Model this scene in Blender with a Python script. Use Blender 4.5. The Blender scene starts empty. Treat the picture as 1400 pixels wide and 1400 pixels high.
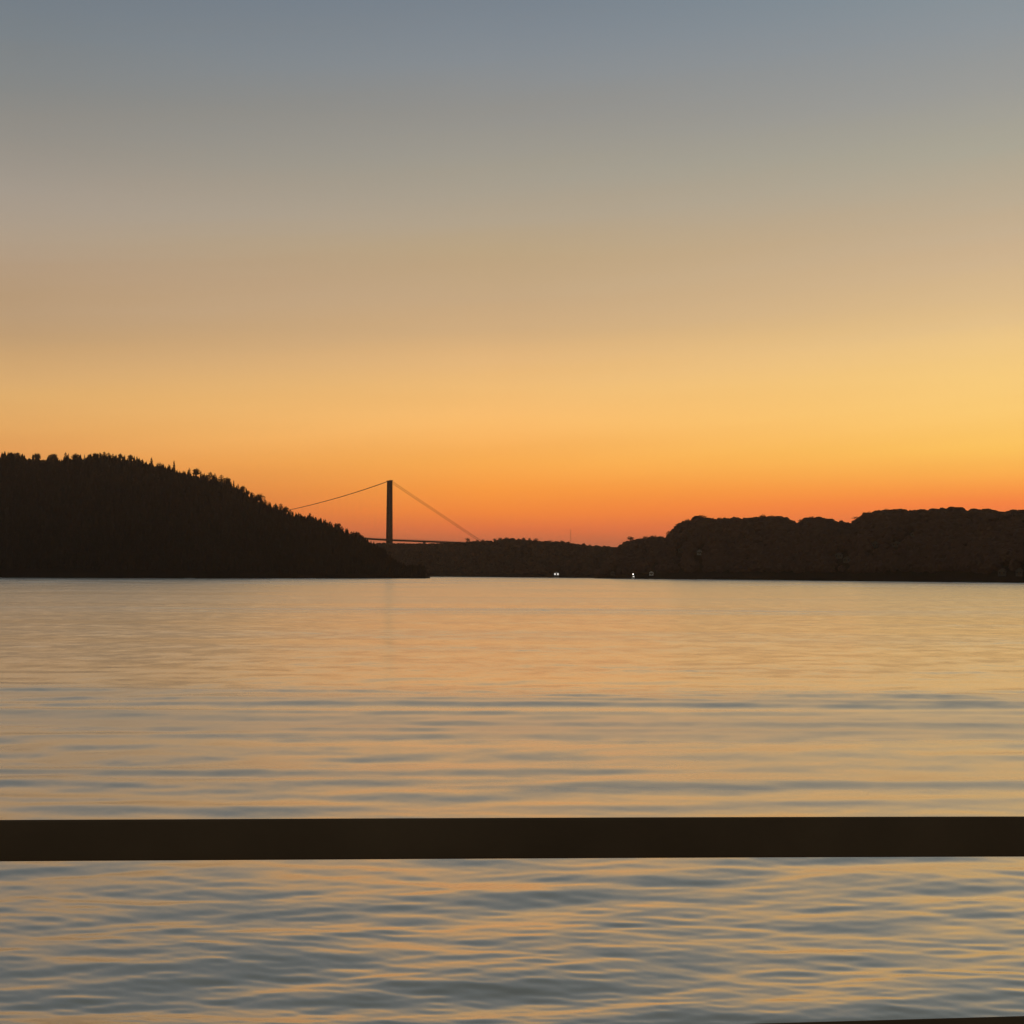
import bpy, bmesh, math, random
import numpy as np
from mathutils import Vector, Matrix

random.seed(7)
rng = np.random.default_rng(11)
R = math.radians
scene = bpy.context.scene
COL = scene.collection

# ------------------------------------------------------------------ camera
CAM_H = 6.0
FPX = 1923.0                       # focal length in pixels of the 1400 px photograph
PITCH, ROLL = R(2.47), 4.0 / 1400.0
cam_data = bpy.data.cameras.new('camera')
cam = bpy.data.objects.new('camera', cam_data)
COL.objects.link(cam)
CAM_M = Matrix.Rotation(R(90) + PITCH, 4, 'X') @ Matrix.Rotation(ROLL, 4, 'Z')
cam.matrix_world = Matrix.Translation((0, 0, CAM_H)) @ CAM_M
cam_data.sensor_width = 36.0
cam_data.lens = 36.0 * FPX / 1400.0
cam_data.clip_start = 0.05
cam_data.clip_end = 40000
scene.camera = cam

# ------------------------------------------------------------------ colour management
scene.view_settings.view_transform = 'Standard'
scene.view_settings.look = 'None'
scene.view_settings.exposure = 0.0
scene.view_settings.gamma = 1.0
scene.view_settings.use_curve_mapping = False
scene.render.resolution_x = scene.render.resolution_y = 1024
scene.cycles.max_bounces = 8
scene.cycles.volume_bounces = 0
scene.cycles.sample_clamp_indirect = 4.0


def lin(c):
    return tuple(((v / 255) / 12.92) if v / 255 <= 0.04045 else (((v / 255) + 0.055) / 1.055) ** 2.4 for v in c)


# ------------------------------------------------------------------ dusk sky
SUN_EL, SUN_AZ = R(0.6), R(15)      # just under the ridge line, to the right of the view
world = bpy.data.worlds.new("World")
scene.world = world
world.use_nodes = True
nt = world.node_tree
nt.nodes.clear()


def N(tree, typ, **kw):
    n = tree.nodes.new(typ)
    for k, v in kw.items():
        setattr(n, k, v)
    return n


def math_node(tree, op, a, b=None, clamp=False):
    n = N(tree, 'ShaderNodeMath', operation=op, use_clamp=clamp)
    for i, v in enumerate((a, b)):
        if v is None:
            continue
        if isinstance(v, (int, float)):
            n.inputs[i].default_value = v
        else:
            tree.links.new(v, n.inputs[i])
    return n.outputs[0]


def map_range(tree, v, a, b, c=0.0, d=1.0, smooth=False):
    n = N(tree, 'ShaderNodeMapRange', clamp=True)
    if smooth:
        n.interpolation_type = 'SMOOTHSTEP'
    tree.links.new(v, n.inputs[0])
    for i, x in enumerate((a, b, c, d)):
        n.inputs[1 + i].default_value = x
    return n.outputs[0]


def mix_col(tree, fac, a, b, blend='MIX'):
    n = N(tree, 'ShaderNodeMix', data_type='RGBA', blend_type=blend)
    if isinstance(fac, (int, float)):
        n.inputs[0].default_value = fac
    else:
        tree.links.new(fac, n.inputs[0])
    for i, v in ((6, a), (7, b)):
        if isinstance(v, tuple):
            n.inputs[i].default_value = (*v, 1)
        else:
            tree.links.new(v, n.inputs[i])
    return n.outputs[2]


def el(y):                          # elevation (degrees) that stands at photo row y
    return math.degrees(math.atan((700 - y) / FPX) + PITCH)


# the afterglow: colour by elevation, seen towards three compass directions
UP = [(30, (113, 118, 117)), (45, (101, 105, 103)), (65, (88, 93, 92)), (90, (74, 80, 84))]
GLOW_S = [(el(y), c) for y, c in ((770, (160, 95, 66)), (700, (205, 118, 68)), (640, (230, 154, 82)), (598, (230, 169, 97)), (554, (224, 174, 108)), (510, (207, 165, 112)),
          (470, (189, 155, 114)), (440, (183, 153, 118)), (400, (180, 155, 127)), (354, (174, 156, 134)), (300, (164, 153, 139)),
          (230, (147, 142, 133)), (155, (131, 133, 131)), (80, (119, 127, 132)), (0, (108, 120, 131)))] + UP
GLOW_M = [(el(y), c) for y, c in ((775, (158, 86, 68)), (742, (202, 104, 68)), (722, (236, 117, 62)), (700, (252, 138, 56)), (670, (255, 156, 62)), (634, (255, 175, 80)),
          (571, (250, 188, 107)), (528, (240, 188, 117)), (486, (226, 181, 123)), (449, (208, 171, 124)), (400, (195, 165, 127)),
          (350, (187, 164, 130)), (300, (176, 161, 138)), (230, (160, 154, 140)), (158, (145, 144, 139)), (90, (133, 139, 143)), (0, (118, 129, 139)))] + UP
GLOW_N = [(el(y), c) for y, c in ((775, (200, 98, 70)), (720, (238, 116, 66)), (692, (255, 131, 62)), (675, (255, 151, 65)), (650, (255, 177, 77)), (620, (255, 196, 92)),
          (570, (253, 204, 115)), (530, (248, 204, 124)), (480, (237, 198, 132)), (430, (219, 186, 136)), (360, (201, 175, 140)),
          (300, (185, 170, 145)), (230, (168, 163, 146)), (150, (152, 152, 147)), (75, (139, 146, 150)), (0, (128, 140, 147)))] + UP

tc = N(nt, 'ShaderNodeTexCoord')
sep = N(nt, 'ShaderNodeSeparateXYZ')
nt.links.new(tc.outputs['Generated'], sep.inputs[0])
dx, dy, dz = sep.outputs

# thin streaks of high cirrus bend the bands a little
mp = N(nt, 'ShaderNodeCombineXYZ')
nt.links.new(math_node(nt, 'MULTIPLY', dx, 1.6), mp.inputs[0])
nt.links.new(math_node(nt, 'MULTIPLY', dy, 1.6), mp.inputs[1])
nt.links.new(math_node(nt, 'MULTIPLY', math_node(nt, 'SUBTRACT', dz, math_node(nt, 'MULTIPLY', dx, 0.08)), 27.0), mp.inputs[2])
cir = N(nt, 'ShaderNodeTexNoise')
cir.inputs['Scale'].default_value = 1.0
cir.inputs['Detail'].default_value = 5.0
cir.inputs['Roughness'].default_value = 0.55
nt.links.new(mp.outputs[0], cir.inputs[0])
band = math_node(nt, 'MULTIPLY', math_node(nt, 'SUBTRACT', cir.outputs[0], 0.5), 0.036)
band = math_node(nt, 'MULTIPLY', band, map_range(nt, dz, 0.06, 0.17))
zel = math_node(nt, 'ADD', dz, band)
elev = math_node(nt, 'MULTIPLY', math_node(nt, 'ARCSINE', math_node(nt, 'MINIMUM', math_node(nt, 'MAXIMUM', zel, -1.0), 1.0)), 180 / math.pi / 90.0)
pos = math_node(nt, 'POWER', math_node(nt, 'MAXIMUM', elev, 0.0), 0.5)


def ramp(stops):
    n = N(nt, 'ShaderNodeValToRGB')
    e = n.color_ramp.elements
    pts = sorted((math.sqrt(max(d, 0.0) / 90), c) for d, c in stops)
    e[0].position, e[0].color = pts[0][0], (*lin(pts[0][1]), 1)
    e[1].position, e[1].color = pts[-1][0], (*lin(pts[-1][1]), 1)
    for p, c in pts[1:-1]:
        k = e.new(p)
        k.color = (*lin(c), 1)
    nt.links.new(pos, n.inputs[0])
    return n.outputs[0]


az = math_node(nt, 'DIVIDE', dx, math_node(nt, 'MAXIMUM', dy, 0.02))
glow = mix_col(nt, map_range(nt, az, -0.352, -0.02), ramp(GLOW_S), ramp(GLOW_M))
glow = mix_col(nt, map_range(nt, az, 0.0, 0.345), glow, ramp(GLOW_N))
glow = mix_col(nt, 1.0, glow, mix_col(nt, cir.outputs[0], (0.965, 0.965, 0.975), (1.135, 1.135, 1.15)), 'MULTIPLY')

# away from the glow: the physical sky of a sun at the horizon
sky = N(nt, 'ShaderNodeTexSky', sky_type='NISHITA')
sky.sun_disc = False
sky.sun_elevation = SUN_EL
sky.sun_rotation = SUN_AZ
sky.air_density = 1.2
sky.dust_density = 2.0
bg_sky = N(nt, 'ShaderNodeBackground')
nt.links.new(sky.outputs[0], bg_sky.inputs[0])
bg_sky.inputs[1].default_value = 0.15
bg_glow = N(nt, 'ShaderNodeBackground')
nt.links.new(glow, bg_glow.inputs[0])
west = map_range(nt, dy, -0.15, 0.45, smooth=True)
mixs = N(nt, 'ShaderNodeMixShader')
nt.links.new(west, mixs.inputs[0])
nt.links.new(bg_sky.outputs[0], mixs.inputs[1])
nt.links.new(bg_glow.outputs[0], mixs.inputs[2])
wout = N(nt, 'ShaderNodeOutputWorld')
nt.links.new(mixs.outputs[0], wout.inputs[0])

# ------------------------------------------------------------------ the last of the sun, behind the ridge
sl = bpy.data.lights.new('sun', 'SUN')
sl.energy = 0.05
sl.angle = R(0.5)
sl.color = (1.0, 0.62, 0.35)
sun = bpy.data.objects.new('sun', sl)
COL.objects.link(sun)
sun_dir = Vector((math.sin(SUN_AZ) * math.cos(SUN_EL), math.cos(SUN_AZ) * math.cos(SUN_EL), math.sin(SUN_EL)))
sun.rotation_euler = sun_dir.to_track_quat('Z', 'Y').to_euler()


# ================================================================== helpers
def ray(x, y):
    """azimuth (rad) and tan(elevation) of a photo pixel"""
    d = CAM_M.to_3x3() @ Vector(((x - 700) / FPX, (700 - y) / FPX, -1))
    return math.atan2(d.x, d.y), d.z / math.hypot(d.x, d.y)


def at(x, y, dist):
    a, t = ray(x, y)
    return Vector((dist * math.sin(a), dist * math.cos(a), CAM_H + dist * t))


def interp(pts, x):
    return float(np.interp(x, [p[0] for p in pts], [p[1] for p in pts]))


def new_mat(name, col, rough=0.8, noise=0.0, nscale=1.0, spec=0.3, metallic=0.0):
    m = bpy.data.materials.new(name)
    m.use_nodes = True
    t = m.node_tree
    b = t.nodes['Principled BSDF']
    b.inputs['Base Color'].default_value = (*col, 1)
    b.inputs['Roughness'].default_value = rough
    b.inputs['Specular IOR Level'].default_value = spec
    b.inputs['Metallic'].default_value = metallic
    if noise:
        g = N(t, 'ShaderNodeTexCoord')
        nz = N(t, 'ShaderNodeTexNoise')
        nz.inputs['Scale'].default_value = nscale
        nz.inputs['Detail'].default_value = 6
        t.links.new(g.outputs['Object'], nz.inputs[0])
        c = mix_col(t, nz.outputs[0], tuple(v * (1 - noise) for v in col), tuple(v * (1 + noise) for v in col))
        t.links.new(c, b.inputs['Base Color'])
    return m


def link_mesh(name, verts, faces, mat, parent=None, smooth=False):
    me = bpy.data.meshes.new(name)
    me.from_pydata([tuple(v) for v in verts], [], faces)
    me.update()
    if smooth:
        me.polygons.foreach_set('use_smooth', [True] * len(me.polygons))
    me.materials.append(mat)
    o = bpy.data.objects.new(name, me)
    COL.objects.link(o)
    if parent:
        o.parent = parent
    return o


def tag(o, label=None, cat=None, group=None, kind=None):
    for k, v in (('label', label), ('category', cat), ('group', group), ('kind', kind)):
        if v:
            o[k] = v
    return o


def empty(name, loc=(0, 0, 0), rz=0.0):
    o = bpy.data.objects.new(name, None)
    COL.objects.link(o)
    o.location = loc
    o.rotation_euler = (0, 0, rz)
    return o


def copy_tree(o, parent=None):
    c = o.copy()
    COL.objects.link(c)
    if parent:
        c.parent = parent
    for ch in list(o.children):
        copy_tree(ch, c)
    return c


class MB:
    """collects boxes, bars and prisms that make up one part"""
    def __init__(self):
        self.v, self.f = [], []

    def add(self, vs, fs):
        o = len(self.v)
        self.v += [tuple(p) for p in vs]
        self.f += [tuple(i + o for i in f) for f in fs]
        return self

    def box(self, c, s, taper=1.0):
        x, y, z = (v / 2 for v in s)
        vs = []
        for sz, k in ((-1, 1.0), (1, taper)):
            for sx, sy in ((-1, -1), (1, -1), (1, 1), (-1, 1)):
                vs.append((c[0] + sx * x * k, c[1] + sy * y * k, c[2] + sz * z))
        return self.add(vs, [(3, 2, 1, 0), (4, 5, 6, 7), (0, 1, 5, 4), (1, 2, 6, 5), (2, 3, 7, 6), (3, 0, 4, 7)])

    def tube(self, pts, r, n=8, cap=True):
        pts = [Vector(p) for p in pts]
        rs = r if isinstance(r, (list, tuple)) else [r] * len(pts)
        vs, fs = [], []
        for i, p in enumerate(pts):
            t = (pts[min(i + 1, len(pts) - 1)] - pts[max(i - 1, 0)]).normalized()
            u = t.cross(Vector((0, 0, 1)) if abs(t.z) < 0.9 else Vector((1, 0, 0))).normalized()
            w = u.cross(t)
            for k in range(n):
                a = 2 * math.pi * k / n
                vs.append(p + rs[i] * (math.cos(a) * u + math.sin(a) * w))
        for i in range(len(pts) - 1):
            for k in range(n):
                k2 = (k + 1) % n
                fs.append((i * n + k, i * n + k2, (i + 1) * n + k2, (i + 1) * n + k))
        if cap:
            fs.append(tuple(range(n))[::-1])
            fs.append(tuple((len(pts) - 1) * n + k for k in range(n)))
        return self.add(vs, fs)

    def sweep(self, pts, prof):
        """profile (list of (side, up)) swept along a near-horizontal path"""
        pts = [Vector(p) for p in pts]
        n = len(prof)
        vs, fs = [], []
        for i, p in enumerate(pts):
            t = (pts[min(i + 1, len(pts) - 1)] - pts[max(i - 1, 0)]).normalized()
            u = Vector((0, 0, 1)).cross(t).normalized()
            w = t.cross(u)
            vs += [p + a * u + b * w for a, b in prof]
        for i in range(len(pts) - 1):
            for k in range(n):
                k2 = (k + 1) % n
                fs.append((i * n + k, (i + 1) * n + k, (i + 1) * n + k2, i * n + k2))
        fs.append(tuple(range(n)))
        fs.append(tuple((len(pts) - 1) * n + k for k in range(n))[::-1])
        return self.add(vs, fs)

    def build(self, name, mat, parent=None, smooth=False):
        return link_mesh(name, self.v, self.f, mat, parent, smooth)


M = {
    'soil': new_mat('hillside', (0.022, 0.016, 0.012), 0.95, 0.5, 0.03, 0.1),
    'needles': new_mat('conifer_needles', (0.018, 0.015, 0.012), 0.9, 0.2, 0.03, 0.1),
    'leaves': new_mat('broadleaf_foliage', (0.095, 0.052, 0.039), 0.9, 0.12, 0.02, 0.1),
    'scrub': new_mat('dark_scrub', (0.060, 0.036, 0.027), 0.9, 0.12, 0.02, 0.1),
    'bark': new_mat('bark', (0.05, 0.035, 0.025), 0.9, 0.4, 1.0, 0.1),
    'concrete': new_mat('concrete', (0.13, 0.075, 0.055), 0.9, 0.2, 0.4, 0.1),
    'steel': new_mat('painted_steel', (0.16, 0.15, 0.15), 0.6, 0.15, 0.3),
    'rail': new_mat('dark_stained_timber', (0.27, 0.178, 0.108), 0.8, 0.3, 6.0, 0.15),
    'post': new_mat('dark_steel', (0.05, 0.045, 0.04), 0.5, 0.2, 8.0, 0.4),
    'slab': new_mat('quay_concrete', (0.22, 0.21, 0.20), 0.9, 0.25, 1.5),
    'white': new_mat('white_paint', (0.80, 0.79, 0.77), 0.6, 0.05, 0.6),
    'pale': new_mat('weathered_pale_paint', (0.11, 0.095, 0.085), 0.7, 0.15, 0.6),
    'cream': new_mat('cream_paint', (0.26, 0.235, 0.20), 0.7, 0.1, 0.6),
    'roof': new_mat('dark_roof_tile', (0.07, 0.05, 0.045), 0.8, 0.3, 1.0),
    'glass': new_mat('window_glass', (0.03, 0.035, 0.04), 0.08, 0, 1, 0.6),
    'door': new_mat('door_timber', (0.12, 0.07, 0.04), 0.7, 0.2, 2.0),
    'hull_dark': new_mat('hull_stripe', (0.03, 0.04, 0.07), 0.4),
}


def lamp_mat(name, col, strength):
    m = bpy.data.materials.new(name)
    m.use_nodes = True
    b = m.node_tree.nodes['Principled BSDF']
    b.inputs['Base Color'].default_value = (0.8, 0.8, 0.8, 1)
    b.inputs['Emission Color'].default_value = (*col, 1)
    b.inputs['Emission Strength'].default_value = strength
    return m


M['lamp'] = lamp_mat('lit_lamp', (1.0, 0.93, 0.86), 5.0)
M['lit'] = lamp_mat('lit_window', (1.0, 0.90, 0.80), 1.1)

# ================================================================== the fjord
# Waves: a spectrum of small wind ripples, carried by real geometry wherever the
# grid resolves them and by micro-roughness where the grid gets too coarse.
wr = np.random.default_rng(5)
comps = []


def add_waves(n, l0, l1, slope_rms, dir_mean, dir_sd):
    s1 = slope_rms * math.sqrt(2.0 / n)
    for i in range(n):
        L = math.exp(math.log(l0) + (math.log(l1) - math.log(l0)) * (i + wr.random()) / n)
        th = dir_mean + dir_sd * wr.standard_normal()
        k = 2 * math.pi / L
        comps.append((k * math.sin(th), k * math.cos(th), s1 / k, wr.random() * 2 * math.pi, s1))


add_waves(52, 0.15, 0.5, 0.043, R(3), R(17))
add_waves(48, 0.5, 1.5, 0.033, R(-6), R(20))
add_waves(26, 1.5, 5.0, 0.037, R(-16), R(20))
NSHORT = len(comps)
add_waves(14, 2.6, 8.0, 0.038, R(1), R(2.5))          # long-crested wash of a ship that has passed
add_waves(5, 10.0, 26.0, 0.010, R(2), R(3))
CAPILLARY = 0.047

FROW, FCOL = 0.0007, 0.00072
rows = [0.6, 2, 4, 6, 8, 10, 11.5, 13]
t = CAM_H / 14.0
while t > 0.0009:
    rows.append(CAM_H / t)
    t -= FROW * (0.75 if t < 0.1 else 1.0)
rows += [7200.0, 8000.0, 9500.0]
rows = np.array(rows)
fan = np.arange(-0.46, 0.4601, FCOL)
azs = np.concatenate([np.linspace(-math.pi, -0.5, 40), fan, np.linspace(0.5, math.pi, 40)[:-1]])
nr, na = len(rows), len(azs)
rr, aa = np.meshgrid(rows, azs, indexing='ij')
drr = np.gradient(rows)[:, None] * np.ones((1, na))
dat = rr * np.abs(np.gradient(np.where(np.arange(na) < na, azs, 0)))[None, :]
X, Y = rr * np.sin(aa), rr * np.cos(aa)
er = (np.sin(aa), np.cos(aa))
Z = np.zeros_like(X)
lost = np.zeros_like(X)
# gusts: patches of livelier and calmer water
gust = np.zeros_like(X)
for i in range(14):
    L = 14 * (9 ** (i / 13))
    th = R(2) + R(16) * wr.standard_normal()
    gust += np.sin(2 * math.pi / L * (math.sin(th) * X * 0.7 + math.cos(th) * Y) + wr.random() * 6.28)
gust = np.clip(1.0 + gust / math.sqrt(7) * 0.36, 0.3, 1.75)
# a smoother lane in mid fjord, the ship's wash on its near side
Yw = np.hypot(X * 0.25, Y) + 4.5 * np.sin(X / 21.0 + 1.0) + 2.4 * np.sin(X / 7.3 + 2.0) + 1.2 * np.sin(X / 3.1)
g_short = gust * np.interp(Yw, [0, 26, 40, 50, 64, 74, 100, 200, 235, 285, 330, 600, 750, 950, 1200, 3000],
                           [1.0, 1.0, 0.70, 0.58, 0.50, 0.46, 0.48, 0.5, 0.72, 0.72, 0.55, 0.6, 0.9, 0.9, 0.75, 0.9])
g_long = np.sqrt(gust) * np.interp(Yw, [0, 24, 38, 46, 70, 80, 100, 3000], [0.25, 0.35, 0.45, 0.45, 0.45, 0.25, 0.15, 0.1])
Xb = X
Yb = Y + 1.3 * np.sin(X / 14.0 + 0.7) + 0.6 * np.sin(X / 6.1 + Y / 30.0)
for ic, (kx, ky, a, ph, s1) in enumerate(comps):
    g = g_short if ic < NSHORT else g_long
    step = np.maximum(np.abs(kx * er[0] + ky * er[1]) * drr, np.abs(kx * er[1] - ky * er[0]) * dat)
    w = np.clip((2 * math.pi / np.maximum(step, 1e-6) - 3.0) / 3.5, 0, 1)
    w = w * w * (3 - 2 * w)
    Z += g * w * a * np.sin(kx * X + ky * (Y if ic < NSHORT else Yb) + ph)
    lost += g * g * (1 - w * w) * s1 * s1 * 0.5
lines = np.zeros_like(X)                        # long low ridges of the wash, each with ruffled water on its slope
for y0, wd, lx, amp in ((71.5, .9, 61, .8), (69, .8, 80, .9), (66.5, 1.1, 95, 1.0), (64, .9, 47, .8), (61.5, .9, 70, .9), (59, 1.2, 88, 1.0), (56.5, .8, 55, .6), (54, .8, 60, .6), (51.5, 1.0, 48, .7), (49, .7, 52, .6), (46.5, 1.0, 64, 1.0),
                        (43.5, 0.7, 33, .9), (40.5, 0.8, 45, .8), (37, .6, 25, .8), (33.5, .5, 22, .5)):
    yc = y0 + 0.5 * np.sin(X / lx * 2.3 + y0) + 0.35 * np.sin(X / 8.0 + y0 * 2.0) + 0.035 * X * math.sin(y0 * 3.1)
    env = np.clip(0.70 + 0.45 * np.sin(X / lx * 4.0 + y0 * 7.0), 0.3, 1.0) * (np.abs(X) < 500)
    q = (Y - yc) / wd
    Z += np.interp(Y, [34, 45, 60, 70], [0.06, 0.08, 0.112, 0.125]) * amp * wd * env * np.exp(-q * q)
    lines += 0.7 * amp * env * np.exp(-((q + 0.8) / 1.5) ** 2)
lines = np.clip(lines, 0, 1)
ruffle = np.interp(Yw, [0, 30, 38, 50, 56, 66, 73, 88, 3000], [0, 0, .4, .5, .9, .85, .5, 0, 0])
ruffle *= np.clip(0.75 + 0.35 * np.sin(X / 31.0 + 0.4) + 0.3 * np.sin(Y / 2.1 + X / 40.0), 0.2, 1.2)
slope = np.sqrt(lost + (0.10 * lines) ** 2 + (0.105 * ruffle) ** 2)
alpha = np.sqrt((0.8 * slope) ** 2 + CAPILLARY ** 2)
rough = np.sqrt(alpha)

verts = np.stack([X, Y, Z], -1).reshape(-1, 3).astype(np.float32)
i0 = (np.arange(nr - 1)[:, None] * na + np.arange(na)[None, :])
i1 = (np.arange(nr - 1)[:, None] * na + (np.arange(na)[None, :] + 1) % na)
quads = np.stack([i0, i0 + na, i1 + na, i1], -1).reshape(-1, 4).astype(np.int32)
me = bpy.data.meshes.new('water')
me.vertices.add(len(verts))
me.vertices.foreach_set('co', verts.ravel())
me.loops.add(quads.size)
me.loops.foreach_set('vertex_index', quads[:, ::-1].ravel())
me.polygons.add(len(quads))
me.polygons.foreach_set('loop_start', np.arange(0, quads.size, 4, dtype=np.int32))
me.polygons.foreach_set('loop_total', np.full(len(quads), 4, dtype=np.int32))
me.update(calc_edges=True)
me.validate()
me.polygons.foreach_set('use_smooth', [True] * len(me.polygons))
at_r = me.attributes.new('ripple', 'FLOAT', 'POINT')
at_r.data.foreach_set('value', rough.astype(np.float32).ravel())
at_g = me.attributes.new('grain', 'FLOAT', 'POINT')
at_g.data.foreach_set('value', np.sqrt(lost).astype(np.float32).ravel())
if me.polygons[len(me.polygons) // 2].normal.z < 0:
    me.flip_normals()
water = bpy.data.objects.new('water', me)
COL.objects.link(water)
tag(water, 'rippled fjord water reflecting the golden evening sky', 'water', kind='structure')

wm = bpy.data.materials.new('fjord_water')
wm.use_nodes = True
t = wm.node_tree
t.nodes.clear()
geo = N(t, 'ShaderNodeNewGeometry')
att = N(t, 'ShaderNodeAttribute', attribute_name='ripple')
# cat's-paws: little patches of ripple tilt the surface this way and that
atg = N(t, 'ShaderNodeAttribute', attribute_name='grain')
nz = N(t, 'ShaderNodeTexNoise')
nz.inputs['Scale'].default_value = 0.38
nz.inputs['Detail'].default_value = 4.5
nz.inputs['Roughness'].default_value = 0.6
t.links.new(geo.outputs['Position'], nz.inputs[0])
vs_ = N(t, 'ShaderNodeVectorMath', operation='SUBTRACT')
t.links.new(nz.outputs['Color'], vs_.inputs[0])
vs_.inputs[1].default_value = (0.5, 0.5, 0.5)
vm_ = N(t, 'ShaderNodeVectorMath', operation='MULTIPLY')
t.links.new(vs_.outputs[0], vm_.inputs[0])
vm_.inputs[1].default_value = (2.5, 6.5, 0.0)
vk_ = N(t, 'ShaderNodeVectorMath', operation='SCALE')
t.links.new(vm_.outputs[0], vk_.inputs[0])
t.links.new(atg.outputs['Fac'], vk_.inputs['Scale'])
va_ = N(t, 'ShaderNodeVectorMath', operation='ADD')
t.links.new(geo.outputs['Normal'], va_.inputs[0])
t.links.new(vk_.outputs[0], va_.inputs[1])
bp = N(t, 'ShaderNodeVectorMath', operation='NORMALIZE')
t.links.new(va_.outputs[0], bp.inputs[0])
gl = N(t, 'ShaderNodeBsdfGlossy', distribution='MULTI_GGX')
gl.inputs['Color'].default_value = (1.0, 0.98, 0.915, 1)
t.links.new(att.outputs['Fac'], gl.inputs['Roughness'])
t.links.new(bp.outputs[0], gl.inputs['Normal'])
df = N(t, 'ShaderNodeBsdfDiffuse')
df.inputs['Color'].default_value = (0.036, 0.042, 0.032, 1)
fr = N(t, 'ShaderNodeFresnel')
fr.inputs['IOR'].default_value = 1.9
t.links.new(bp.outputs[0], fr.inputs['Normal'])
fac = map_range(t, fr.outputs[0], 0.08, 0.66, 0.46, 1.0)
ms = N(t, 'ShaderNodeMixShader')
t.links.new(fac, ms.inputs[0])
t.links.new(df.outputs[0], ms.inputs[1])
t.links.new(gl.outputs[0], ms.inputs[2])
mo = N(t, 'ShaderNodeOutputMaterial')
t.links.new(ms.outputs[0], mo.inputs[0])
me.materials.append(wm)

# ================================================================== hills
hr = np.random.default_rng(21)
_ph = hr.random((6, 3)) * 6.28


def bumps(x, y):
    s = 0
    for i in range(6):
        L = 40 + 35 * i
        s += math.sin(x / L * 6.28 * math.cos(_ph[i][0]) + y / L * 6.28 * math.sin(_ph[i][0]) + _ph[i][1]) / (6 - i * 0.5)
    return s / 1.5


class Hill:
    def __init__(self, name, label, x0, x1, top, shore, ridge, drop, back=1.9, power=0.8, step=4.0):
        self.top, self.shore, self.ridge, self.drop, self.power, self.back = top, shore, ridge, drop, power, back
        xs = np.arange(x0, x1 + 0.1, step)
        vs = np.concatenate([[-0.06, 0.0, 0.015], np.linspace(0.05, 1.0, 26), np.linspace(1.05, back, 12)])
        verts = [self.point(x, v) for x in xs for v in vs]
        nv = len(vs)
        faces = [(i * nv + j, (i + 1) * nv + j, (i + 1) * nv + j + 1, i * nv + j + 1) for i in range(len(xs) - 1) for j in range(nv - 1)]
        self.obj = tag(link_mesh(name, verts, faces, M['soil'], smooth=True), label, 'hill', kind='structure')

    def height(self, x):
        d = interp(self.ridge, x)
        _, t = ray(x, interp(self.top, x))
        H = CAM_H + d * t
        return max(H - self.drop, 0.5 * H, 0.6)

    def point(self, x, v):
        a, _ = ray(x, 783)
        s, d = interp(self.shore, x), interp(self.ridge, x)
        r = s + (d - s) * v
        H = self.height(x)
        if v <= 0:
            z = -0.8 if v < 0 else -0.2
        elif v <= 1:
            z = min(1.2, H * 0.5) + (H - min(1.2, H * 0.5)) * math.sin(math.pi / 2 * v) ** self.power
            z += bumps(r * math.sin(a), r * math.cos(a)) * 0.035 * H * math.sin(math.pi * v) * (1 if v < 0.75 else 0.4)
        else:
            q = (v - 1) / (self.back - 1)
            z = H * math.cos(q * math.pi / 2) ** 1.3 - 0.8 * q
        return Vector((r * math.sin(a), r * math.cos(a), z))

    def hit(self, x, y):
        """the spot on the slope that stands at this photo pixel"""
        best = None
        for v in np.linspace(0.01, 1.0, 200):
            p = self.point(x, v)
            d = math.hypot(p.x, p.y)
            e = abs((p.z - CAM_H) / d - ray(x, y)[1])
            if best is None or e < best[0]:
                best = (e, p)
        return best[1]


LEFT_TOP = [(-900, 700), (-500, 660), (-200, 632), (0, 622), (30, 624), (58, 627), (100, 626), (140, 623), (176, 627), (198, 633), (222, 636), (246, 644),
            (279, 651), (300, 656), (325, 667), (350, 682), (375, 692), (400, 704), (430, 709), (455, 718), (475, 728), (495, 736),
            (515, 748), (532, 763), (545, 775), (556, 781.5), (580, 783.5), (588, 787.0)]
MID_TOP = [(380, 744), (500, 741.5), (560, 742), (632, 741), (640, 739), (655, 739), (675, 737.5), (690, 735.5), (720, 736.5), (745, 739), (765, 740), (780, 741),
           (800, 744.5), (820, 746.5), (845, 747.5), (880, 749), (1000, 752)]
RIGHT_TOP = [(812, 788), (822, 782), (835, 762), (845, 748), (855, 741), (862, 738), (868, 738.5), (880, 736), (890, 734.5), (902, 734), (910, 735), (918, 727),
             (925, 719), (935, 713), (946, 710.5), (950, 707), (958, 705.5), (970, 707), (990, 709), (1005, 708), (1020, 709), (1035, 707), (1045, 705.5),
             (1058, 705), (1068, 706.5), (1080, 711), (1090, 715.5), (1098, 710), (1108, 707), (1120, 707), (1130, 708.5), (1142, 712), (1168, 717), (1175, 707),
             (1190, 700.5), (1205, 696.5), (1225, 696), (1240, 699), (1262, 699), (1285, 697.5), (1298, 695), (1312, 697), (1326, 700), (1345, 699),
             (1400, 700), (1600, 694), (1900, 690), (2400, 730)]
hill_w = Hill('hill_wooded', 'tall dark wooded hill sloping down to the water, on the left of the photo', -900, 588, LEFT_TOP,
              [(-900, 1200), (0, 1442), (280, 1345), (580, 1440), (588, 1450)], [(-900, 1700), (0, 1800), (280, 1680), (500, 1560), (570, 1490), (588, 1470)], 4.5)
hill_m = Hill('hill_low', 'low dark wooded land behind the bridge foot in the middle', 384, 1000, MID_TOP,
              [(384, 2090), (584, 2090), (660, 1950), (760, 1760), (860, 1640), (1000, 1600)],
              [(384, 2240), (600, 2240), (760, 1990), (1000, 1850)], 5.0)
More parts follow.
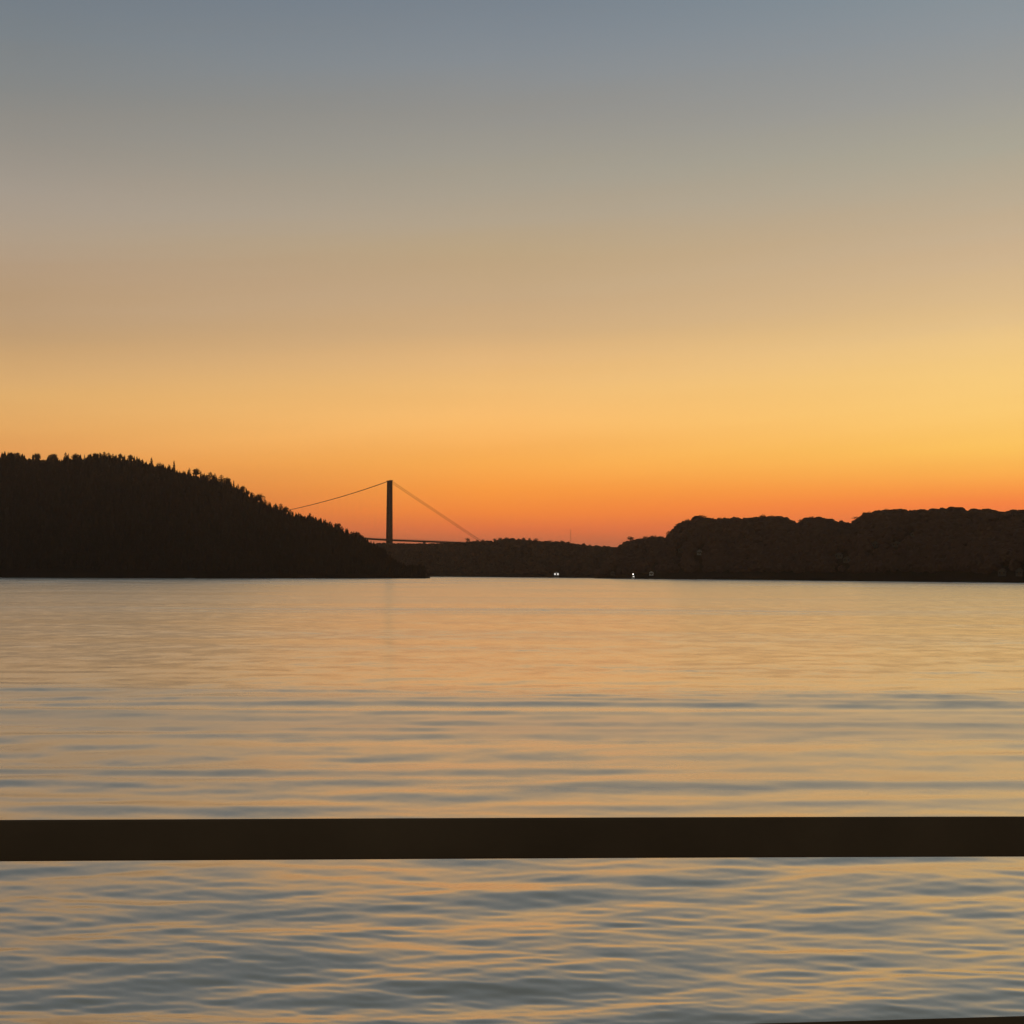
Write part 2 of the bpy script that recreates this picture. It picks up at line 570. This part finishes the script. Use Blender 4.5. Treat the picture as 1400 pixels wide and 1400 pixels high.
hill_e = Hill('hill_rounded', 'long brown wooded hill with rounded lobes along the water, on the right of the photo', 812, 2380, RIGHT_TOP,
              [(812, 1560), (860, 1530), (1130, 1235), (1400, 1050), (2400, 850)],
              [(812, 1575), (860, 1640), (920, 1580), (1130, 1480), (1400, 1330), (2400, 1150)], 5.5, power=0.62)

# ------------------------------------------------------------------ tree crowns
def conifer_crown(seed, h=1.0, w=0.2, tiers=13, lean=0.0):
    r = random.Random(seed)
    mb = MB()
    for i in range(tiers):
        q = i / (tiers - 1)
        z = h * (0.10 + 0.86 * q)
        rad = w * h * (1 - q) ** 0.55 * r.uniform(0.75, 1.15) + 0.012 * h
        nb = 8 if q < 0.6 else 6
        a0 = r.random() * 6.28
        for k in range(nb):
            if r.random() < 0.12:
                continue
            a = a0 + 6.28 * k / nb + r.uniform(-.25, .25)
            L = rad * r.uniform(0.65, 1.25)
            wd = L * 0.42
            ca, sa = math.cos(a), math.sin(a)
            cx = lean * z
            root = (cx, 0, z + 0.035 * h)
            tip = (cx + L * ca, L * sa, z - 0.05 * h * r.uniform(0.3, 1.2))
            m1 = (cx + .6 * L * ca - wd * sa * .6, .6 * L * sa + wd * ca * .6, z - 0.015 * h)
            m2 = (cx + .6 * L * ca + wd * sa * .6, .6 * L * sa - wd * ca * .6, z - 0.015 * h)
            low = (cx + .45 * L * ca, .45 * L * sa, z - 0.06 * h)
            mb.add([root, m1, tip, m2, low], [(0, 1, 2), (0, 2, 3), (4, 2, 1), (4, 3, 2)])
    mb.tube([(lean * h * .8, 0, h * .8), (lean * h, 0, h * 1.0)], [0.02 * h, 0.004 * h], 5)
    return mb


def leafy_crown(seed, h=1.0, w=0.4, n=420, lobes=7):
    r = random.Random(seed)
    mb = MB()
    cs = []
    for i in range(lobes):
        a, q = r.random() * 6.28, r.random()
        rad = w * h * r.uniform(0.15, 0.62)
        cs.append((rad * math.cos(a), rad * math.sin(a), h * (0.42 + 0.36 * q), h * r.uniform(0.16, 0.26)))
    cs.append((0, 0, h * 0.78, h * 0.22))
    for i in range(n):
        c = cs[r.randrange(len(cs))]
        d = Vector((r.gauss(0, 1), r.gauss(0, 1), r.gauss(0, 1))).normalized() * (r.random() ** 0.4) * c[3]
        p = Vector(c[:3]) + Vector((d.x * 1.15, d.y * 1.15, d.z * 0.85))
        s = h * r.uniform(0.025, 0.055)
        u = Vector((r.gauss(0, 1), r.gauss(0, 1), r.gauss(0, .6))).normalized()
        w2 = u.cross(Vector((r.gauss(0, 1), r.gauss(0, 1), r.gauss(0, 1)))).normalized()
        mb.add([p - s * u, p + s * .6 * w2, p + s * u, p - s * .6 * w2], [(0, 1, 2, 3)])
    return mb


# ------------------------------------------------------------------ the woods as a mass
def forest(name, label, hill, x0, x1, n, hmin, hmax, mat, conifer, seed, clear=(), v1=1.12):
    r = random.Random(seed)
    protos = []
    for i in range(6):
        if conifer:
            mb = MB()
            for z0, z1, w in ((0.12, 0.62, 0.24), (0.42, 0.84, 0.17), (0.66, 1.0, 0.10)):
                k = 7
                a0 = r.random() * 6.28
                vs = [(w * r.uniform(.6, 1.3) * math.cos(a0 + 6.28 * j / k), w * r.uniform(.6, 1.3) * math.sin(a0 + 6.28 * j / k), z0 + r.uniform(-.05, .05)) for j in range(k)]
                mb.add(vs + [(0, 0, z1)], [(j, (j + 1) % k, k) for j in range(k)])
        else:
            bm = bmesh.new()
            bmesh.ops.create_icosphere(bm, subdivisions=2, radius=0.5)
            for v in bm.verts:
                v.co *= r.uniform(0.72, 1.22)
                v.co.z = v.co.z * 0.85 + 0.52
                v.co.x *= 0.95
            mb = MB()
            bm.verts.index_update()
            mb.add([v.co[:] for v in bm.verts], [tuple(v.index for v in f.verts) for f in bm.faces])
            bm.free()
        protos.append((np.array(mb.v), mb.f))
    V, F, off = [], [], 0
    for i in range(n):
        x = r.uniform(x0, x1)
        v = v1 * r.random() ** 1.5 + 0.012
        if hill.height(x) < 2.5:
            continue
        p = hill.point(x, v)
        if any((p.x - c.x) ** 2 + (p.y - c.y) ** 2 < (8 ** 2) or (abs(p.x - c.x - (c.x / c.y) * (p.y - c.y)) < 4 and 0 < c.y - p.y < 26) for c in clear):
            continue
        ht = r.uniform(hmin, hmax)
        if v > 0.72:
            ht = min(ht, hill.drop * (r.uniform(0.4, 0.75) if conifer else r.uniform(0.55, 1.0)))
        pv, pf = protos[r.randrange(6)]
        a = r.random() * 6.28
        ca, sa = math.cos(a), math.sin(a)
        wd = ht if conifer else ht * r.uniform(0.8, 1.3)
        q = np.stack([(pv[:, 0] * ca - pv[:, 1] * sa) * wd + p.x, (pv[:, 0] * sa + pv[:, 1] * ca) * wd + p.y, pv[:, 2] * ht + p.z - 0.3], 1)
        V.append(q)
        F += [tuple(j + off for j in f) for f in pf]
        off += len(pv)
    o = link_mesh(name, np.concatenate(V), F, mat)
    return tag(o, label, 'forest', kind='stuff')


# ------------------------------------------------------------------ houses and boats along the shore
def make_house(loc, rz, w, d, h, wall, label, lit=0, name='house', group=None):
    root = empty(name, loc, rz)
    tag(root, label, 'house', group)
    g = h * 0.62
    mb = MB()
    mb.add([(-w / 2, -d / 2, -1.0), (w / 2, -d / 2, -1.0), (w / 2, d / 2, -1.0), (-w / 2, d / 2, -1.0),
            (-w / 2, -d / 2, g), (w / 2, -d / 2, g), (w / 2, d / 2, g), (-w / 2, d / 2, g), (0, -d / 2, h - .12), (0, d / 2, h - .12)],
           [(0, 1, 5, 8, 4), (2, 3, 7, 9, 6), (1, 2, 6, 5), (3, 0, 4, 7), (3, 2, 1, 0)])
    mb.build('wall', wall, root)
    rf = MB()
    e = 0.3
    for s in (-1, 1):
        k = (h - g) / (w / 2)
        xo = w / 2 + e
        rf.add([(0, -d / 2 - e, h), (s * xo, -d / 2 - e, h - k * xo), (s * xo, d / 2 + e, h - k * xo), (0, d / 2 + e, h),
                (0, -d / 2 - e, h + .2), (s * xo, -d / 2 - e, h - k * xo + .2), (s * xo, d / 2 + e, h - k * xo + .2), (0, d / 2 + e, h + .2)],
               [(0, 1, 2, 3), (4, 7, 6, 5), (0, 4, 5, 1), (1, 5, 6, 2), (2, 6, 7, 3)])
    roof = rf.build('roof', M['roof'], root)
    MB().box((w * .18, d * .1, h - .1), (.6, .6, 1.3)).build('chimney', M['concrete'], roof)
    for i, wx in enumerate((-w * .27, w * .27)):
        big = 1.75 if i < lit else 1.0
        f = MB().box((wx, -d / 2 - .03, g * .55), (1.1 * big, .1, 1.2 * big)).build('window', wall, root)
        MB().box((wx, -d / 2 - .09, g * .55), (1.1 * big - .2, .04, 1.2 * big - .2)).build('pane', M['lit'] if i < lit else M['glass'], f)
    MB().box((0, -d / 2 - .04, g * .36), (.95, .1, 2.0)).build('door', M['door'], root)
    return root


def facing(p):
    return -math.atan2(p.x, p.y)        # front (-Y) turned to the viewer


HOUSES = [  # hill, x, y, width, depth, height, paint, label, lit windows
    (hill_m, 761, 786.5, 6.5, 6, 4.6, 'white', 'small bright white boathouse alone on the low middle shore', 2),
    (hill_e, 891, 785.5, 4.5, 5, 4.0, 'white', 'small pale shore house just right of the white boat', 0),
    (hill_e, 838, 786.0, 4.5, 5, 4.0, 'pale', 'dim grey shore hut just left of the white boat', 0),
    (hill_e, 957, 758.0, 5.0, 6, 5.0, 'cream', 'pale house highest and leftmost among the right hill trees', 0),
    (hill_e, 931, 754.5, 5.5, 6, 4.4, 'pale', 'faint grey house on the slope above the moored white boat', 0),
    (hill_e, 1147, 762.5, 6.5, 7, 4.6, 'pale', 'grey house low on the right hill, left one of a close pair', 0),
    (hill_e, 1159, 768.5, 6.0, 7, 4.6, 'pale', 'grey house low on the right hill, lower right one of a close pair', 0),
    (hill_e, 1197, 747.5, 5.0, 6, 5.0, 'pale', 'narrow grey house mid slope on the right hill, above the close pair', 0),
    (hill_e, 1226, 746.5, 6.5, 6, 3.8, 'pale', 'wide low grey house mid slope on the right hill', 0),
    (hill_e, 1251, 733.0, 6.5, 6, 3.8, 'pale', 'highest grey house near the top of the right hill', 0),
    (hill_e, 1371, 790.0, 5.5, 6, 4.6, 'pale', 'grey shore house near the right edge of the photo', 0),
    (hill_e, 1394, 786.0, 4.5, 5, 5.0, 'pale', 'narrow grey house beside the shore at the right edge', 0),
]
sites = []
for hl, x, y, w, d, h, paint, label, lit in HOUSES:
    p = hl.hit(x, y)
    sites.append(p)
    make_house(p, facing(p) + random.uniform(-.25, .25), w, d, h, M[paint], label, lit, group='houses along the far shore')

# white cabin boat lying bow-on off the shore
bp0 = at(866, 789.5, 1500)
bp0.z = 0
boat = empty('cabin_boat', bp0, facing(bp0) + 0.25)
tag(boat, 'small white cabin boat lying close to the far shore', 'boat')
secs = [(-4.2, 0.05, 1.55, 0.5), (-3.0, 0.75, 1.4, -0.1), (-1.2, 1.2, 1.25, -0.35), (1.5, 1.3, 1.15, -0.35), (3.6, 1.2, 1.1, -0.3)]
hv, hf = [], []
for yy, hw, top, bot in secs:
    hv += [(-hw, yy, top), (-hw * .8, yy, .3), (0, yy, bot), (hw * .8, yy, .3), (hw, yy, top)]
for i in range(len(secs) - 1):
    for k in range(4):
        a = i * 5 + k
        hf.append((a, a + 5, a + 6, a + 1))
    hf.append((i * 5 + 4, i * 5 + 9, i * 5 + 5, i * 5))
hf += [(4, 3, 2, 1, 0), (20, 21, 22, 23, 24)]
link_mesh('hull', hv, hf, M['white'], boat)
cb = MB().box((0, .6, 2.0), (1.9, 2.8, 1.8), .86).build('cabin', M['white'], boat)
MB().box((0, -.80, 2.25), (1.5, .08, .7)).build('windscreen', M['lit'], cb)
MB().box((0, .7, 3.05), (2.1, 3.1, .12)).build('roof', M['white'], cb)
ma = MB().tube([(0, 1.2, 3.1), (0, 1.2, 4.6)], .06, 6).build('mast', M['white'], boat)
bm = bmesh.new()
bmesh.ops.create_icosphere(bm, subdivisions=2, radius=.55)
lm = bpy.data.meshes.new('masthead_lamp')
bm.to_mesh(lm)
bm.free()
lm.materials.append(M['lamp'])
lo = bpy.data.objects.new('lamp', lm)
COL.objects.link(lo)
lo.parent = ma
lo.location = (0, 1.2, 4.7)

# ------------------------------------------------------------------ woods
forest('forest_conifer', 'dark conifer wood covering the tall left hill', hill_w, -70, 586, 8500, 7, 13, M['needles'], True, 3)
forest('forest_low', 'dark wood covering the low middle land', hill_m, 430, 880, 3200, 5, 9, M['scrub'], False, 4, sites)
forest('forest_broadleaf', 'brown broadleaf wood covering the rounded right hill', hill_e, 815, 1470, 6500, 5, 9.5, M['leaves'], False, 5, sites)


# ------------------------------------------------------------------ trees that stand out along the skyline
def tree_proto(name, crown_mb, mat, trunk_h, trunk_r):
    root = empty(name)
    crown_mb.build('crown', mat, root)
    MB().tube([(0, 0, -0.06), (0.004, 0.003, trunk_h * .5), (0, 0, trunk_h)], [trunk_r, trunk_r * .8, trunk_r * .4], 7).build('trunk', M['bark'], root)
    return root


def skyline(kind_name, protos, hill, spots, group, cat, default_label, wf=(1.0, 1.0), base_off=0.0):
    r = random.Random(hash(kind_name) % 1000 + len(spots))
    for i, s in enumerate(spots):
        x, ytop = s[0], s[1]
        lab = s[2] if len(s) > 2 else default_label
        pi = s[3] if len(s) > 3 else r.randrange(len(protos))
        o = protos[pi]
        o = o if not o.get('used') else copy_tree(o)
        if 'used' in o:
            del o['used']
        protos[pi]['used'] = 1
        p = hill.point(x, 1.0)
        d = math.hypot(p.x, p.y)
        h = CAM_H + d * ray(x, ytop)[1] - p.z
        h = max(h, 3.0)
        o.location = (p.x, p.y, p.z)
        ww = h * r.uniform(*wf)
        o.scale = (ww, ww, h)
        o.rotation_euler = (0, 0, r.random() * 6.28)
        tag(o, lab, cat, group)
    for o in protos:
        if 'used' in o:
            del o['used']


pines = [tree_proto('pine_tree', leafy_crown(31, 1, .36, 1100, 8), M['needles'], .6, .028),
         tree_proto('pine_tree', leafy_crown(32, 1, .30, 1000, 7), M['needles'], .6, .028)]
spruces = pines + [tree_proto('spruce_tree', conifer_crown(1, 1, .34), M['needles'], .5, .022),
           tree_proto('spruce_tree', conifer_crown(2, 1, .42, 12), M['needles'], .5, .022),
           tree_proto('spruce_tree', conifer_crown(3, 1, .5, 11), M['needles'], .5, .022),
           tree_proto('spruce_tree', conifer_crown(4, 1, .22, 15), M['needles'], .5, .02)]
W_SPOTS = [(3, 616), (11, 617.5), (21, 618), (27, 620.5), (46, 618.5), (49, 619), (66, 621), (71, 619.5), (87, 617.5), (91, 619), (101, 619.5), (113, 620.5), (120, 620.5),
           (127, 618.5), (134, 618), (140, 616.5), (146, 618), (152, 619.5), (162, 619.5), (168, 621.5), (176, 621), (185, 623), (191, 628),
           (205, 624.5, 'tall pointed spruce, left of the two spires that stand clear on the left hill', 5),
           (214, 632),
           (236, 628.5, 'tall pointed spruce, right of the two spires that stand clear on the left hill', 5),
           (229, 634), (257, 638.5), (267, 639.5), (273, 643), (286, 644.5), (292, 646), (301, 648.5), (309, 652), (318, 656), (324, 661), (331, 663.5), (338, 670),
           (344, 672.5), (354, 674.5), (361, 682), (367, 685), (374, 689),
           (383, 687.5, 'bushy conifer jutting up midway down the left hill beside the bridge cable', 4),
           (390, 692), (396, 696), (409, 701.5), (416, 705), (423, 700.5, 'thin pointed spruce on the left hill just below the bridge cable', 5),
           (431, 706), (438, 709), (444, 709.5), (451, 712), (461, 714.5), (467, 719), (474, 721.5), (480, 726), (488, 726.5), (494, 731)]
skyline('spruce', spruces, hill_w, W_SPOTS, 'conifers along the skyline of the left hill', 'tree',
        'small dark conifer in the uneven row along the left hill skyline', (0.7, 1.7))
broads = [tree_proto('broadleaf_tree', leafy_crown(11, 1, .42), M['leaves'], .55, .03),
          tree_proto('broadleaf_tree', leafy_crown(12, 1, .5, 460, 9), M['leaves'], .5, .03),
          tree_proto('broadleaf_tree', leafy_crown(13, 1, .36), M['leaves'], .6, .03)]
E_SPOTS = [(862, 732.5, 'lone bushy tree at the low left end of the right hill'), (875, 735), (884, 732.5), (894, 731.5), (903, 732.5), (917, 725), (928, 715),
           (941, 709), (952, 705.5), (960, 703.5), (985, 707), (1004, 706), (1030, 706.5), (1043, 703), (1056, 704), (1072, 706.5), (1096, 709), (1110, 705),
           (1138, 709.5), (1174, 705.5), (1183, 702), (1189, 699), (1200, 696.5), (1212, 695), (1228, 695), (1250, 697.5), (1284, 696), (1298, 694), (1310, 695), (1343, 698), (1375, 699)]
skyline('broadleaf', broads, hill_e, E_SPOTS, 'broadleaf trees along the skyline of the right hill', 'tree',
        'rounded broadleaf tree on the smooth skyline of the right hill', (1.3, 2.2))
lows = [tree_proto('shrubby_tree', leafy_crown(17, 1, .42), M['scrub'], .55, .03),
        tree_proto('shrubby_tree', leafy_crown(18, 1, .34), M['scrub'], .55, .03)]
M_SPOTS = [(639, 734.5, 'dark bushy tree where the bridge deck meets the low land'), (652, 737.5), (660, 737), (676, 735.5), (684, 734.5), (692, 734), (701, 735), (709, 735.5), (716, 734.5),
           (724, 735), (732, 735.5), (752, 738), (768, 738.5), (798, 742), (806, 744), (815, 744.5), (826, 745.5)]
skyline('shrubby', lows, hill_m, M_SPOTS, 'trees along the skyline of the low middle land', 'tree',
        'small dark tree on the skyline of the low middle land', (1.0, 1.6))

# ------------------------------------------------------------------ radio mast beyond the trees
p = hill_m.point(780, 1.0)
top = at(780, 721, math.hypot(p.x, p.y)).z
H = top - p.z
mast = empty('radio_mast', p, 0.3)
tag(mast, 'thin faint radio mast rising from the low land right of the bridge', 'mast')
mb = MB()
for k in range(3):
    a = 2.094 * k
    mb.tube([(1.3 * math.cos(a), 1.3 * math.sin(a), -1), (.45 * math.cos(a), .45 * math.sin(a), H * .86)], .05, 5)
    for j in range(8):
        q0, q1 = j / 8 * .86, (j + 1) / 8 * .86
        r0, r1 = 1.3 - .85 * q0 / .86, 1.3 - .85 * q1 / .86
        b = a + 2.094
        mb.tube([(r0 * math.cos(a), r0 * math.sin(a), H * q0), (r1 * math.cos(b), r1 * math.sin(b), H * q1)], .03, 4)
mb.build('lattice', M['steel'], mast)
MB().tube([(0, 0, H * .84), (0, 0, H)], .08, 6).build('aerial', M['steel'], mast)

# ================================================================== the suspension bridge
B0 = at(532, 782.3, 2256)
B0.z = 0
ang = math.atan2(B0.x, B0.y)
phi = R(20)
bd = Vector((-math.cos(phi - ang), -math.sin(phi - ang), 0)).normalized()      # along the main span (to the left and nearer)
bridge = empty('suspension_bridge', B0, math.atan2(bd.y, bd.x))
tag(bridge, 'dark suspension bridge with a tall slender tower and drooping cables, beyond the left hill', 'bridge')
SPAN, TOPZ = 850.0, at(532, 657.2, 2256).z
DECK = 58.3


def deck_z(s):
    return DECK + (10.0 * (1 - ((s - SPAN / 2) / (SPAN / 2)) ** 2) if s >= 0 else 0.024 * s)


def tower(s):
    hw0, hw1 = 8.6, 5.2
    zt = TOPZ - .8
    tw = empty('tower', (s, 0, 0))
    tw.parent = bridge
    for sd in (-1, 1):
        vs = []
        for z, hw, a, b in ((-1, hw0, 2.6, 1.5), (zt, hw1, 2.35, 1.4)):
            for ex, ey in ((-1, -1), (1, -1), (1, 1), (-1, 1)):
                vs.append((ex * a, sd * hw + ey * b, z))
        MB().add(vs, [(3, 2, 1, 0), (4, 5, 6, 7), (0, 1, 5, 4), (1, 2, 6, 5), (2, 3, 7, 6), (3, 0, 4, 7)]).build('leg', M['concrete'], tw)
        MB().box((0, sd * hw1, zt + .55), (5.4, 3.4, 1.5)).build('saddle', M['steel'], tw)
    for z, hh in ((DECK - 5.5, 3.5), (DECK + 45, 4.0), (zt - 3.0, 4.5)):
        hw = hw0 + (hw1 - hw0) * z / zt
        MB().box((0, 0, z), (3.2, 2 * hw - 2.8, hh)).build('crossbeam', M['concrete'], tw)


tower(0.0)
tower(SPAN)
# cables
for sd in (-1, 1):
    off = sd * 5.2
    pts = [(-166, off, deck_z(-166) - 1.0)]
    pts += [(s, off, TOPZ - (TOPZ - deck_z(-166) + 1.0) * (-s / 166)) for s in (-120, -80, -40, 0)]
    low = deck_z(SPAN / 2) + 3.5
    for s in np.linspace(0, SPAN, 41)[1:]:
        q = (s - SPAN / 2) / (SPAN / 2)
        pts.append((s, off, low + (TOPZ - low) * q * q))
    pts += [(SPAN + q * 166, off, TOPZ - (TOPZ - 45) * q) for q in (.33, .66, 1.0)]
    MB().tube(pts, .30, 8).build('main_cable', M['steel'], bridge)
    for s in np.arange(12, SPAN * .5, 12.0):
        q = (s - SPAN / 2) / (SPAN / 2)
        zc = low + (TOPZ - low) * q * q
        MB().tube([(s, off, deck_z(s)), (s, off, zc)], .035, 5).build('hanger', M['steel'], bridge)
# deck girder
ss = np.linspace(-200, SPAN + 170, 80)
prof = [(-7.2, 0.0), (-5.0, -2.2), (5.0, -2.2), (7.2, 0.0), (5.2, .35), (-5.2, .35)]
MB().sweep([(s, 0, deck_z(s)) for s in ss], [(a, b) for a, b in prof][::-1]).build('deck', M['steel'], bridge)
for sd in (-1, 1):
    pr = MB()
    path = [(s, sd * 7.0, deck_z(s) + 1.15) for s in ss]
    pr.tube(path, .09, 5)
    for s in np.arange(-190, SPAN, 8.0):
        pr.tube([(s, sd * 7.0, deck_z(s) + .1), (s, sd * 7.0, deck_z(s) + 1.15)], .05, 4)
    pr.build('parapet', M['steel'], bridge)
for s in (-60, -110, -160):
    MB().box((s, 0, (deck_z(s) - 2.2) / 2 - .5), (2.0, 7.0, deck_z(s) - 1.2)).build('pier', M['concrete'], bridge)
for sd in (-1, 1):
    MB().box((-168, sd * 5.2, deck_z(-168) / 2 - 1), (9, 4, deck_z(-168) - 1.2)).build('anchorage', M['concrete'], bridge)

# ================================================================== the quay and its railing, close by
QZ = CAM_H - 1.62
qb = MB()
qb.box((0, -6.0, QZ - 0.15), (60, 16.9, 0.3))
qb.box((0, -6.2, QZ / 2 - .9), (59.6, 16.4, QZ + 1.2))
tag(qb.build('quay', M['slab']), 'grey concrete quay under the viewer', 'quay', kind='structure')

railing = empty('quay_railing', (0, 2.1, QZ))
tag(railing, 'dark brown timber handrail running across the view above the water, with a lower rail', 'railing')


def on_rail(x, y):                       # point of the railing plane (turned 2.4 degrees) at a photo pixel
    d = CAM_M.to_3x3() @ Vector(((x - 700) / FPX, (700 - y) / FPX, -1))
    n = Vector((math.sin(R(-2.4)), math.cos(R(-2.4)), 0))
    k = n.dot(Vector((0, 2.07, 0))) / n.dot(d)
    return d * k + Vector((0, 0, CAM_H)) - Vector(railing.location)


def profile(w, h, c=0.006, n=3, top_fall=0.0):
    """rounded bar; its top may slope down to the water side to keep its lit face out of sight"""
    pts = []
    for cx, cy, a0 in ((w / 2 - c, h / 2 - c, 0), (-w / 2 + c, h / 2 - c, 90), (-w / 2 + c, -h / 2 + c, 180), (w / 2 - c, -h / 2 + c, 270)):
        for k in range(n + 1):
            a = R(a0 + 90 * k / n)
            pts.append((cx + c * math.cos(a), cy + c * math.sin(a)))
    return [(x + w / 2, y - (x + w / 2) * top_fall if y > 0 else y) for x, y in pts]  # top falls away, shaped to hide the sky-lit strip from the viewer


pl, pm, pr_ = on_rail(0, 1149.2), on_rail(700, 1145.0), on_rail(1400, 1144.2)
RH = (on_rail(700, 1117.7) - on_rail(700, 1172.2)).length


def rail_path(a, b, x0, x1, n=60, wob=0.0):
    out = []
    for i in range(n + 1):
        x = x0 + (x1 - x0) * i / n
        q = (x - a.x) / (b.x - a.x)
        p = a.lerp(b, q)
        out.append(p + Vector((0, 0, wob * math.sin(x * 2.1 + 1.0))))
    return out


MB().sweep(rail_path(pl, pr_, -4.2, 4.2, 60, 0.0007), profile(0.05, RH * 1.045, 0.004, 3, 0.26)).build('top_rail', M['rail'], railing, True)
la, lb = on_rail(1050, 1398.8), on_rail(1400, 1388.8)
LH = 0.045
MB().sweep([p - Vector((0, 0, LH / 2)) for p in rail_path(la, lb, -1.3, 1.36)], profile(0.04, LH, 0.003, 3, 0.4)).build('lower_rail', M['rail'], railing, True)
for x in (-4.1, -1.36, 1.36, 4.1):
    q = (x - pl.x) / (pr_.x - pl.x)
    p = pl.lerp(pr_, q)
    ps = MB().box((x, p.y, (p.z - RH / 2 + .006) / 2), (.05, .05, p.z - RH / 2 - .006)).build('post', M['post'], railing)
    MB().box((x, p.y, .006), (.14, .14, .012)).build('base_plate', M['post'], ps)
if True:
    for x0, x1 in ((-4.07, -1.40), (1.40, 4.07)):
        a = rail_path(pl, pr_, x0, x1, 10)
        MB().sweep([p - Vector((0, 0, .30)) for p in a], profile(0.04, LH, 0.003, 3, 0.4)).build('lower_rail', M['rail'], railing, True)

# ================================================================== evening haze
HZ = bpy.data.materials.new('evening_haze')
HZ.use_nodes = True
t = HZ.node_tree
t.nodes.clear()
pv = N(t, 'ShaderNodeVolumePrincipled')
pv.inputs['Color'].default_value = (1.0, 0.84, 0.72, 1)
pv.inputs['Density'].default_value = 0.00006
pv.inputs['Anisotropy'].default_value = 0.7
oo = N(t, 'ShaderNodeOutputMaterial')
t.links.new(pv.outputs[0], oo.inputs['Volume'])
hz = MB().box((0, 0, 90), (22000, 22000, 184)).build('haze', HZ)
tag(hz, 'thin brown evening haze over the fjord', 'haze', kind='stuff')
